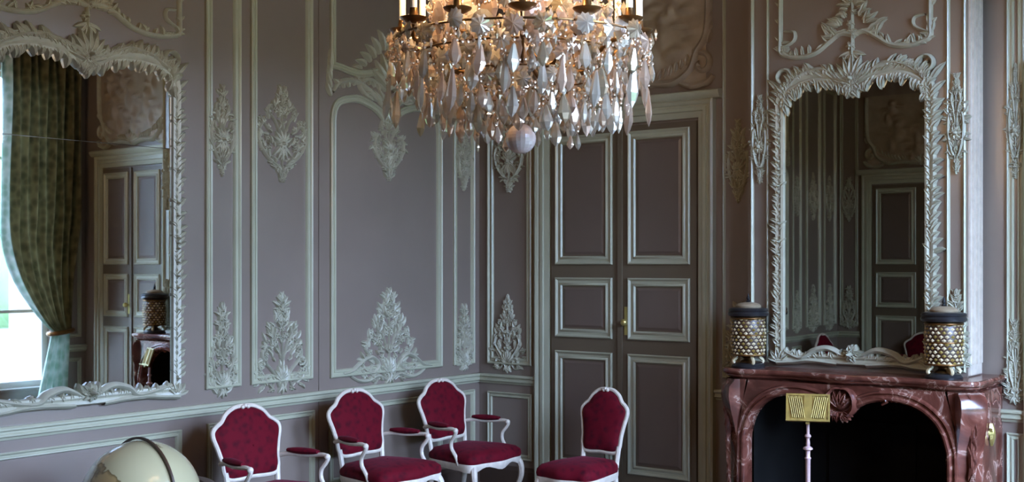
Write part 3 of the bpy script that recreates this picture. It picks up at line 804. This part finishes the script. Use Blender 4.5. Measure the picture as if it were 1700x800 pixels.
    top = rows[-1]; g.poly(top); g.poly(rows[0]); obj('mantel_shelf', g, MARBLE, root)
    # firebox
    g = G(); a, b, d = .66, .50, .545
    vs = [(-a, .09, 0), (a, .09, 0), (b, d, 0), (-b, d, 0), (-a, .09, 1.045), (a, .09, 1.045), (b, d, 1.045), (-b, d, 1.045)]
    g.add(vs, [(0, 3, 7, 4), (1, 2, 6, 5), (3, 2, 6, 7), (4, 5, 6, 7), (0, 1, 2, 3)]); obj('firebox', g, IRON, root, smooth=False)
    g = G(); g.box((-.30, .525, .05), (.30, .542, .78)); g.box((-.34, .53, .02), (.34, .543, .06)); obj('fireback', g, IRON, root, smooth=False)
    g = G(); g.box((-.85, -.13, 0), (.85, .09, .02)); obj('hearth_slab', g, MARBLE, root, smooth=False)
    # brass bell lever on the right side
    g = G(lambda s, t, d: (hw+.12+d, s, t)); g.dome(.30, .80, .032, .02, 0, 12); g.leaf(.30, .86, -PI/2, .14, .03, .03, 0, .006, 7)
    for k in range(4): g.leaf(.30, .80, PI/4+k*PI/2, .05, .014, .02, 0, .01)
    obj('bell_lever', g, BRASS, root)['label'] = 'brass bell lever'
    return root
fireplace()

# ------------------------------------------------------------------ mantel vases
def vase(x, y, label):
    root = tag(thing('mantel_vase', (x, y, 1.142)), label, 'vase', 'pair of vases on the mantel shelf')
    g = G(); g.lathe([(.001, 0), (.112, 0), (.115, .012), (.105, .022), (.10, .030), (.06, .036), (.001, .036)]); obj('foot_plate', g, BLACKM, root)
    g = G(); g.lathe([(.03, .03), (.062, .036), (.045, .05), (.032, .06), (.035, .068), (.06, .076), (.07, .08), (.03, .09)]); obj('stem', g, GILT, root)
    for k in range(4):
        a = k*PI/2+PI/4; c, s = math.cos(a), math.sin(a); g = G()
        g.tube([(c*r, s*r, z) for r, z in cr([(.098, .034), (.106, .045), (.095, .06), (.080, .072), (.088, .09)], 4)], .012, 6)
        obj('scroll_foot', g, BRIGHT, root)
    g = G(); g.lathe([(.05, .075), (.085, .082), (.106, .105), (.114, .16), (.114, .27), (.109, .325), (.10, .345), (.09, .35)]); obj('barrel', g, WOODD, root)
    gs = [G(), G()]
    for i in range(11):
        z = .098+.0235*i; r = .101+.0135*math.sin(PI*min(1, max(0, (z-.075)/.28)))+.001
        for j in range(20):
            a = 2*PI*(j+(.5 if i % 2 else 0))/20; c, s = math.cos(a), math.sin(a)
            wv = .0155; hv = .0118
            P_ = lambda u, v, d: ((r+d)*c-s*u, (r+d)*s+c*u, z+v)
            gs[0 if (i+j) % 3 else 1].add([P_(-wv, 0, 0), P_(0, -hv, 0), P_(wv, 0, 0), P_(0, hv, 0), P_(0, 0, .008)], [(0, 1, 4), (1, 2, 4), (2, 3, 4), (3, 0, 4)])
    tag(obj('lattice_studs', gs[0], BRIGHT, root, smooth=False), kind='stuff'); tag(obj('gilt_studs', gs[1], GOLDLEAF, root, smooth=False), kind='stuff')
    for z in (.09, .225, .34):
        g = G(); g.lathe([(.10, -.006), (.118, -.005), (.120, 0), (.118, .005), (.10, .006)], (0, 0, z)); obj('gilt_band', g, GILT, root)
    g = G(); g.lathe([(.08, .345), (.118, .35), (.136, .358), (.14, .372), (.132, .385), (.138, .395), (.128, .408), (.10, .414), (.02, .414)]); obj('collar', g, BLACKM, root)
    g = G(); g.lathe([(.085, .412), (.088, .425), (.075, .438), (.05, .446), (.02, .45), (.001, .45)]); obj('lid', g, LIDM, root)
    g = G(); g.lathe([(.012, .445), (.018, .455), (.008, .465), (.015, .475), (.009, .488), (.001, .51)], n=10); obj('finial', g, BLACKM, root)
    return root
vase(4.082, -.475, 'black and gold drum vase at the window end of the mantel')
vase(2.752, -.475, 'black and gold drum vase at the door end of the mantel')

# ------------------------------------------------------------------ music stand
def music_stand():
    rz = math.radians(22)
    root = tag(thing('music_stand', (3.415, -1.0, 0), rz), 'gilt music stand with slender turned pole before the fireplace', 'music stand')
    g = G(); g.lathe([(.001, .86), (.010, .86), (.010, .80), (.016, .795), (.020, .785), (.014, .775), (.010, .77), (.013, .74), (.012, .725), (.028, .715), (.030, .705), (.014, .695), (.013, .66), (.020, .65), (.015, .64), (.014, .35), (.018, .32), (.030, .30), (.034, .26), (.020, .22), (.001, .21)][::-1], n=14)
    obj('pole', g, STANDP, root)
    for k in range(3):
        a = k*2*PI/3+.5; c, s = math.cos(a), math.sin(a)
        g = G(); g.tube([(c*r, s*r, z) for r, z in cr([(.02, .26), (.10, .24), (.16, .12), (.22, .03), (.26, .03)], 5)], [.016]*20+[.012], 8); obj('foot', g, STANDP, root)
    desk = thing('desk', (0, -.012, .965)); desk.parent = root; desk.rotation_euler = (math.radians(-18), 0, 0)
    W2, H2 = .132, .085
    for sg in (1, -1):
        P = lambda s, t, d, sg=sg: (sg*s, -d-.16*s*0, t)
        g = G(P); g.frame(rect(.012, W2, -H2, H2), [(0, -.006), (0, .006), (.012, .006), (.012, -.006), (0, -.006)]); obj('desk_frame', g, GOLDLEAF, desk, smooth=False)
        g = G(P)
        for k in range(5): g.box((.03+.022*k, -H2+.01, -.003), (.036+.022*k, H2-.01, .003))
        for k in range(7): g.ribbon([(.02+.012*k, -H2+.02), (.045+.012*k, H2-.02)], .004, .006, False, .002)
        g.box((.02, -H2+.01, -.004), (W2-.01, H2-.01, -.002)); obj('pierced_panel', g, GOLDLEAF, desk, smooth=False)
    g = G(); g.box((-.012, -.006, -H2-.02), (.012, .006, H2)); obj('centre_bar', g, GOLDLEAF, desk, smooth=False)
    g = G(); g.box((-W2, -.03, -H2-.006), (W2, .004, -H2)); obj('ledge', g, GOLDLEAF, desk, smooth=False)
music_stand()

# ------------------------------------------------------------------ globe
def globe():
    cx, cy, cz, r = .84, -4.02, .556, .325
    root = tag(thing('globe', (cx, cy, 0)), 'large cream terrestrial globe with dark meridian ring beside armchair', 'globe')
    g = G(); g.sphere((0, 0, 0), r, 48, 32); s = obj('sphere', g, GLOBE, root); s.location = (0, 0, cz); s.rotation_euler = (.4, .2, 2.3)
    va = math.atan2(cy+8.1, cx-6.5)                        # bearing from the camera towards the globe
    a = va+PI-math.radians(-32)
    c, s_ = math.cos(a), math.sin(a); pts = []
    g = G(); rows = []
    for k in range(64):
        t = 2*PI*k/64; row = []
        for rr, o in ((r+.006, -.006), (r+.02, -.006), (r+.02, .006), (r+.006, .006)):
            row.append((math.cos(t)*rr*c-s_*o, math.cos(t)*rr*s_+c*o, cz+math.sin(t)*rr))
        rows.append(row)
    g.grid(rows, closed_u=True, closed_v=True); obj('meridian_ring', g, GILT if False else WOODD, root, smooth=False)
    g = G(); g.lathe([(r+.012, .0), (r+.012, .03), (r+.07, .03), (r+.075, .015), (r+.07, 0), (r+.012, 0)], (0, 0, cz+.045), 48); obj('horizon_ring', g, WOODD, root)
    for k in range(4):
        b = PI/4+k*PI/2
        g = G(); g.tube([(math.cos(b)*q, math.sin(b)*q, z) for q, z in ((r+.045, cz+.05), (r+.045, .50), (r+.05, .42), (r+.03, .30), (r+.035, .12), (r+.04, 0))], [.018, .022, .03, .018, .024, .014], 10); obj('leg', g, WOODD, root)
    g = G(); g.tube([(-.26, -.26, .12), (.26, .26, .12)], .016); g.tube([(.26, -.26, .12), (-.26, .26, .12)], .016); obj('stretcher', g, WOODD, root)
    g = G(); g.tube([(0, 0, .12), (0, 0, cz-r-.01)], .02); obj('support', g, WOODD, root)
globe()

# ------------------------------------------------------------------ chairs
def make_chair(name, arms, S=1.0, k=1.0):
    """faces local +X; k scales the width"""
    root = thing(name)
    tilt = lambda z: -.235-(z-.42)*.20
    half = [(0, .505), (.12, .50), (.195, .508), (.222, .55), (.228, .62), (.248, .70), (.270, .765), (.268, .805), (.235, .835), (.195, .858), (.15, .905), (.08, .938), (0, .945)]
    half = [(y*k, z) for y, z in half]
    outl = cr(half+[(-y, z) for y, z in half[::-1][1:-1]], 4, closed=True)
    g = G(); g.tube([(tilt(z), y, z) for y, z in outl], .0155, 8, closed=True)
    # carved crest flower
    for q in (-1, 0, 1): g.sphere((tilt(.945)+.018, q*.022*k, .948-.008*abs(q)), .014, 8, 6)
    obj('back_frame', g, CHAIRW, root)
    g = G(); cy, cz = 0, .70; rows = []
    for sc, d in ((.97, -.012), (.97, .006), (.90, .024), (.72, .036), (.42, .044), (.02, .046)):
        rows.append([(tilt(cz+(z-cz)*sc)+d, y*sc, cz+(z-cz)*sc) for y, z in outl])
    g.grid(rows, closed_v=True); g.poly(rows[0]); obj('back_cushion', g, VELVET, root)
    # seat
    so = [(-.25, .215), (-.255, .10), (-.255, -.10), (-.25, -.215), (-.05, -.275), (.17, -.315), (.245, -.285), (.262, -.16), (.29, 0), (.262, .16), (.245, .285), (.17, .315), (-.05, .275)]
    so = cr([(x, y*k) for x, y in so], 4, closed=True)
    g = G(); rows = []
    for sc, z in ((.96, .36), (1.0, .372), (1.02, .395), (1.0, .425), (.90, .452), (.65, .472), (.3, .482), (.02, .484)):
        rows.append([(x*sc, y*sc, z) for x, y in so])
    g.grid(rows, closed_v=True); obj('seat_cushion', g, VELVET, root)
    g = G(); n = len(so); rows = []
    for sc, z, wv in ((.93, .33, 1), (.99, .328, 1), (1.005, .345, .4), (1.01, .365, 0), (1.0, .376, 0), (.93, .376, 0)):
        rows.append([(x*sc, y*sc, z-wv*.016*math.cos(abs(y)/(.3*k)*2*PI)*(1 if x > .15 else .4)) for x, y in so])
    g.grid(rows, closed_v=True, closed_u=True); obj('seat_rail', g, CHAIRW, root)
    for sg in (1, -1):
        g = G(); p = cr([(.215, sg*.255*k, .37), (.245, sg*.285*k, .31), (.25, sg*.285*k, .22), (.215, sg*.26*k, .10), (.215, sg*.26*k, .035), (.245, sg*.285*k, .0)], 5)
        g.tube(p, [.030-.016*min(1, i/20) for i in range(len(p))], 8); obj('leg', g, CHAIRW, root)
        g = G(); p = cr([(-.22, sg*.20*k, .37), (-.235, sg*.20*k, .25), (-.26, sg*.205*k, .12), (-.30, sg*.21*k, 0)], 5)
        g.tube(p, [.024-.008*i/len(p) for i in range(len(p))], 8); obj('leg', g, CHAIRW, root)
        g = G(); g.tube([(-.225, sg*.20*k, .36), (-.245, sg*.205*k, .45), (tilt(.54)+.0, sg*.213*k, .55)], [.022, .018, .019], 8); obj('back_post', g, CHAIRW, root)
        if arms:
            g = G(); p = cr([(tilt(.66), sg*.235*k, .605), (-.20, sg*.262*k, .622), (-.10, sg*.29*k, .618), (0, sg*.312*k, .624), (.07, sg*.318*k, .628), (.10, sg*.318*k, .612), (.085, sg*.316*k, .58), (.05, sg*.31*k, .535), (.05, sg*.308*k, .48), (.09, sg*.305*k, .42), (.11, sg*.30*k, .36)], 5)
            g.tube(p, [.0145]*len(p), 8); g.sphere((.095, sg*.318*k, .618), .021, 10, 8)
            arm = obj('arm', g, CHAIRW, root)
            g = G(); rows = []
            for i in range(9):
                u = i/8; r_ = .028*math.sin(PI*(.1+.8*u))**.5; c = (-.21+.23*u, sg*(.262+.047*u)*k, .644)
                rows.append([(c[0], c[1]+r_*1.15*math.cos(2*PI*j/10), c[2]+r_*.8*math.sin(2*PI*j/10)) for j in range(10)])
            g.grid(rows, closed_v=True); g.poly(rows[0]); g.poly(rows[-1]); obj('arm_pad', g, VELVET, arm)
    return root
ac = make_chair('armchair', True)
GA = 'crimson armchairs along the walls'
spots = [((.77, -2.95), 0, 'crimson velvet armchair nearest the globe, cream frame'),
         ((.65, -1.84), 0, 'crimson velvet armchair in the middle of the row of three by the wall'),
         ((.64, -.88), 0, 'crimson velvet armchair nearest the room corner'),
         ((.62, -7.55), 0, 'crimson armchair reflected at the left edge of the overmantel mirror'),
         ((1.28, -8.30), PI/2, 'crimson armchair reflected beside the right-hand vase in the overmantel mirror')]
for i, ((x, y), rz, lab) in enumerate(spots):
    o = ac if i == 0 else dup(ac)
    o.location = (x, y, 0); o.rotation_euler = (0, 0, rz); tag(o, lab, 'chair', GA)
sc_ = make_chair('side_chair', False, k=.71)
sc_.location = (1.72, -1.0, 0); sc_.rotation_euler = (0, 0, -PI/2); tag(sc_, 'armless crimson velvet side chair before the double door', 'chair')

# ------------------------------------------------------------------ chandelier
def chandelier():
    root = tag(thing('chandelier', (3.566, -4.175, .162)), 'crystal chandelier with candles hanging over the room', 'chandelier')
    root.scale = (.9125,)*3; HC = 4.6*1.0959-.1775
    g = G(); g.tube([(0, 0, 3.45), (0, 0, HC)], .012, 8); obj('hanging_rod', g, GILT, root)
    g = G(); g.lathe([(.001, HC-.1), (.05, HC-.09), (.09, HC-.02), (.10, HC)], n=20); obj('ceiling_rose', g, GILT, root)
    g = G(); g.lathe([(.001, 2.47), (.018, 2.475), (.02, 2.50), (.045, 2.53), (.068, 2.575), (.06, 2.62), (.035, 2.66), (.03, 2.70), (.05, 2.74), (.075, 2.80), (.06, 2.87), (.03, 2.92), (.04, 2.98), (.07, 3.05), (.05, 3.14), (.03, 3.22), (.05, 3.32), (.02, 3.45), (.001, 3.46)], n=16)
    obj('glass_baluster', g, CRYS[0], root, smooth=False)
    g = G(); g.sphere((0, 0, 2.407), .067, 20, 14); obj('glass_ball', g, MILKY, root, smooth=False)
    g = G(); g.tube([(0, 0, 2.465), (0, 0, 2.49)], .012, 8); obj('ball_cap', g, GILT, root)
    for Rr, z, t in ((.56, 2.83, .005), (.46, 2.77, .005), (.34, 2.68, .004), (.21, 2.60, .004), (.40, 3.02, .004)):
        g = G(); g.tube([(Rr*math.cos(2*PI*k/48), Rr*math.sin(2*PI*k/48), z) for k in range(48)], t, 6, closed=True); obj('bronze_hoop', g, GILT, root)
    rr = random.Random(5)
    # arms with drip pans, candles and flame bulbs
    NA = 12; lamps = []
    g = G(); g.tube(cr([(.05, 0, 2.80), (.16, 0, 2.70), (.32, 0, 2.72), (.44, 0, 2.80), (.52, 0, 2.80), (.525, 0, 2.86)], 6), .010, 8)
    arm_me = g.mesh('arm'); arm_me.materials.append(GILT)
    g = G(); g.lathe([(.001, 2.865), (.03, 2.868), (.055, 2.882), (.06, 2.89), (.03, 2.886), (.02, 2.90), (.017, 2.93), (.001, 2.93)], (.525, 0, 0), 14)
    pan_me = g.mesh('drip_pan'); pan_me.materials.append(GILT)
    g = G(); g.lathe([(.001, 2.89), (.0145, 2.89), (.0145, 3.13), (.010, 3.14), (.001, 3.14)], (.525, 0, 0), 12)
    can_me = g.mesh('candle'); can_me.materials.append(CANDLE)
    g = G(); g.lathe([(.001, 3.14), (.008, 3.145), (.014, 3.165), (.012, 3.185), (.004, 3.215), (.001, 3.225)], (.525, 0, 0), 10)
    bul_me = g.mesh('flame_bulb'); bul_me.materials.append(FLAME)
    for k in range(NA):
        a = 2*PI*k/NA+.13
        arm = obj('arm', arm_me, GILT, root); arm.rotation_euler = (0, 0, a)
        for nm, me in (('drip_pan', pan_me), ('candle', can_me), ('flame_bulb', bul_me)): obj(nm, me, None, arm)
        if k % 2 == 0:
            l = bpy.data.lights.new('candle_light', 'POINT'); l.energy = 17; l.color = (1, .66, .36); l.shadow_soft_size = .03
            lo = bpy.data.objects.new('candle_light', l); COL.objects.link(lo); lo.parent = root
            lo.location = (.47*math.cos(a), .47*math.sin(a), 3.16)
    # crystal shapes
    def drop(h, w, t):          # faceted almond pendant hanging from z=0
        n = 6; pr = [(.001, 0), (.30*w, -.06*h), (.55*w, -.25*h), (.95*w, -.58*h), (w, -.66*h), (.62*w, -.86*h), (.001, -h)]
        g = G(); rows = [[(r*math.cos(2*PI*j/n), r*t*math.sin(2*PI*j/n), z) for j in range(n)] for r, z in pr]; g.grid(rows, closed_v=True); return g
    def plaque(w, h, t):        # large flat oval faceted plaque
        g = G(); n = 10; rows = []
        for sc, y in ((.02, -t), (.55, -t*.9), (1, -.1*t), (1, .1*t), (.55, .9*t), (.02, t)):
            rows.append([(w*sc*math.cos(2*PI*j/n), y, -h+h*sc*math.sin(2*PI*j/n)) for j in range(n)])
        g.grid(rows, closed_v=True); return g
    def rosette(r):
        g = G(); n = 10; vs = [(0, .4*r, 0), (0, -.4*r, 0)]
        for j in range(2*n):
            q = r if j % 2 == 0 else r*.80; vs.append((q*math.cos(PI*j/n), 0, q*math.sin(PI*j/n)))
        fs = [(0, 2+j, 2+(j+1) % (2*n)) for j in range(2*n)]+[(1, 2+(j+1) % (2*n), 2+j) for j in range(2*n)]
        g.add(vs, fs); return g
    def variants(name, gen):
        out = []
        for c in CRYS:
            me = gen().mesh(name, smooth=False); me.materials.append(c); out.append(me)
        return out
    D1 = variants('pendant', lambda: drop(.115, .027, .55)); D2 = variants('pendant', lambda: drop(.092, .024, .55)); D3 = variants('pendant', lambda: drop(.070, .019, .55)); D4 = variants('pendant', lambda: drop(.17, .026, .5))
    PQ = variants('plaque', lambda: plaque(.052, .062, .014)); RO = variants('rosette', lambda: rosette(.046)); RS = variants('rosette', lambda: rosette(.036))
    pick = lambda L: L[rr.choices((0, 1, 2), (5, 4, 2))[0]]
    beads = G()
    def put(nm, L, Rr, a, z, spin=.5, s=1.0):
        o = obj(nm, pick(L), None, root); o.location = (Rr*math.cos(a), Rr*math.sin(a), z)
        o.rotation_euler = (rr.uniform(-.12, .12), rr.uniform(-.1, .1), a+PI/2+rr.uniform(-spin, spin)); o.scale = (s, s, s)
    def tier(Rr, z, n, L, dz=.0, ros=None, chain=2, s=1.0, jit=.02):
        for k in range(n):
            a = 2*PI*(k+rr.uniform(-.2, .2))/n; zz = z+rr.uniform(-jit, jit); r2 = Rr+rr.uniform(-.02, .02)
            top = zz
            if ros: put('rosette', ros, r2, a, zz-.03, .3); top = zz-.06
            for b in range(chain): beads.sphere((r2*math.cos(a), r2*math.sin(a), top-.012-.02*b), .008, 6, 4)
            put('pendant', L, r2, a, top-.02*chain-.004-dz, .8, s*rr.uniform(.85, 1.15))
    tier(.57, 2.84, 26, D1, ros=RO, jit=.03)
    tier(.575, 2.70, 18, D4, chain=1, jit=.05)
    tier(.52, 2.72, 24, D1, chain=2, jit=.04)
    tier(.47, 2.78, 22, D2, ros=RO, jit=.05)
    tier(.44, 2.62, 24, D1, chain=2, jit=.04)
    tier(.37, 2.66, 20, D2, ros=RS, jit=.05)
    tier(.33, 2.60, 22, D1, chain=2, jit=.04)
    tier(.24, 2.64, 14, D2, ros=RS, jit=.04)
    tier(.20, 2.60, 12, D3, chain=2, jit=.04)
    tier(.11, 2.70, 8, D3, chain=2, jit=.05)
    tier(.27, 2.50, 10, D3, chain=2, jit=.03)
    tier(.30, 2.98, 16, D2, ros=RO, jit=.05)
    tier(.40, 3.02, 18, D1, ros=RO, jit=.06)
    for Rr, z, n in ((.50, 2.90, 14), (.36, 2.95, 12), (.28, 2.82, 10), (.42, 2.80, 12), (.22, 3.05, 8)):
        for k in range(n): put('plaque', PQ, Rr, 2*PI*(k+rr.random()*.5)/n, z+rr.uniform(-.04, .05), .6, rr.uniform(.8, 1.2))
    # small cut stones strung between the tiers
    small = [G(), G(), G()]
    for k in range(1500):
        q = rr.random()
        if q < .8: z = rr.uniform(2.50, 2.86); R0 = .60-max(0, 2.72-z)*1.55; Rr = max(.05, R0*rr.uniform(.55, 1.0))
        else: z = rr.uniform(2.85, 3.12); Rr = rr.uniform(.18, .46)
        a = rr.uniform(0, 2*PI); c = Vector((Rr*math.cos(a), Rr*math.sin(a), z)); sz = rr.uniform(.008, .019); el = rr.uniform(1.0, 1.9)
        u = Vector((math.cos(a*7+k), math.sin(a*7+k), 0)); v = Vector((-u.y, u.x, 0))*.6; w = Vector((0, 0, el))
        small[rr.choices((0, 1, 2), (5, 4, 2))[0]].add([tuple(c+d*sz) for d in (u, v, -u, -v, w, -w)], [(0, 1, 4), (1, 2, 4), (2, 3, 4), (3, 0, 4), (1, 0, 5), (2, 1, 5), (3, 2, 5), (0, 3, 5)])
    for gm, cm in zip(small, CRYS): tag(obj('small_cut_stones', gm, cm, root, smooth=False), kind='stuff')
    # bead swags
    for Rr, z, n in ((.57, 2.83, 12), (.46, 2.77, 10), (.40, 3.02, 12)):
        for k in range(n):
            for b in range(12):
                u = b/12; a = 2*PI*(k+u)/n; zz = z-.09*math.sin(PI*u); beads.sphere((Rr*math.cos(a), Rr*math.sin(a), zz), .009, 6, 4)
    tag(obj('bead_chains', beads, CRYS[1], root, smooth=False), kind='stuff')
chandelier()
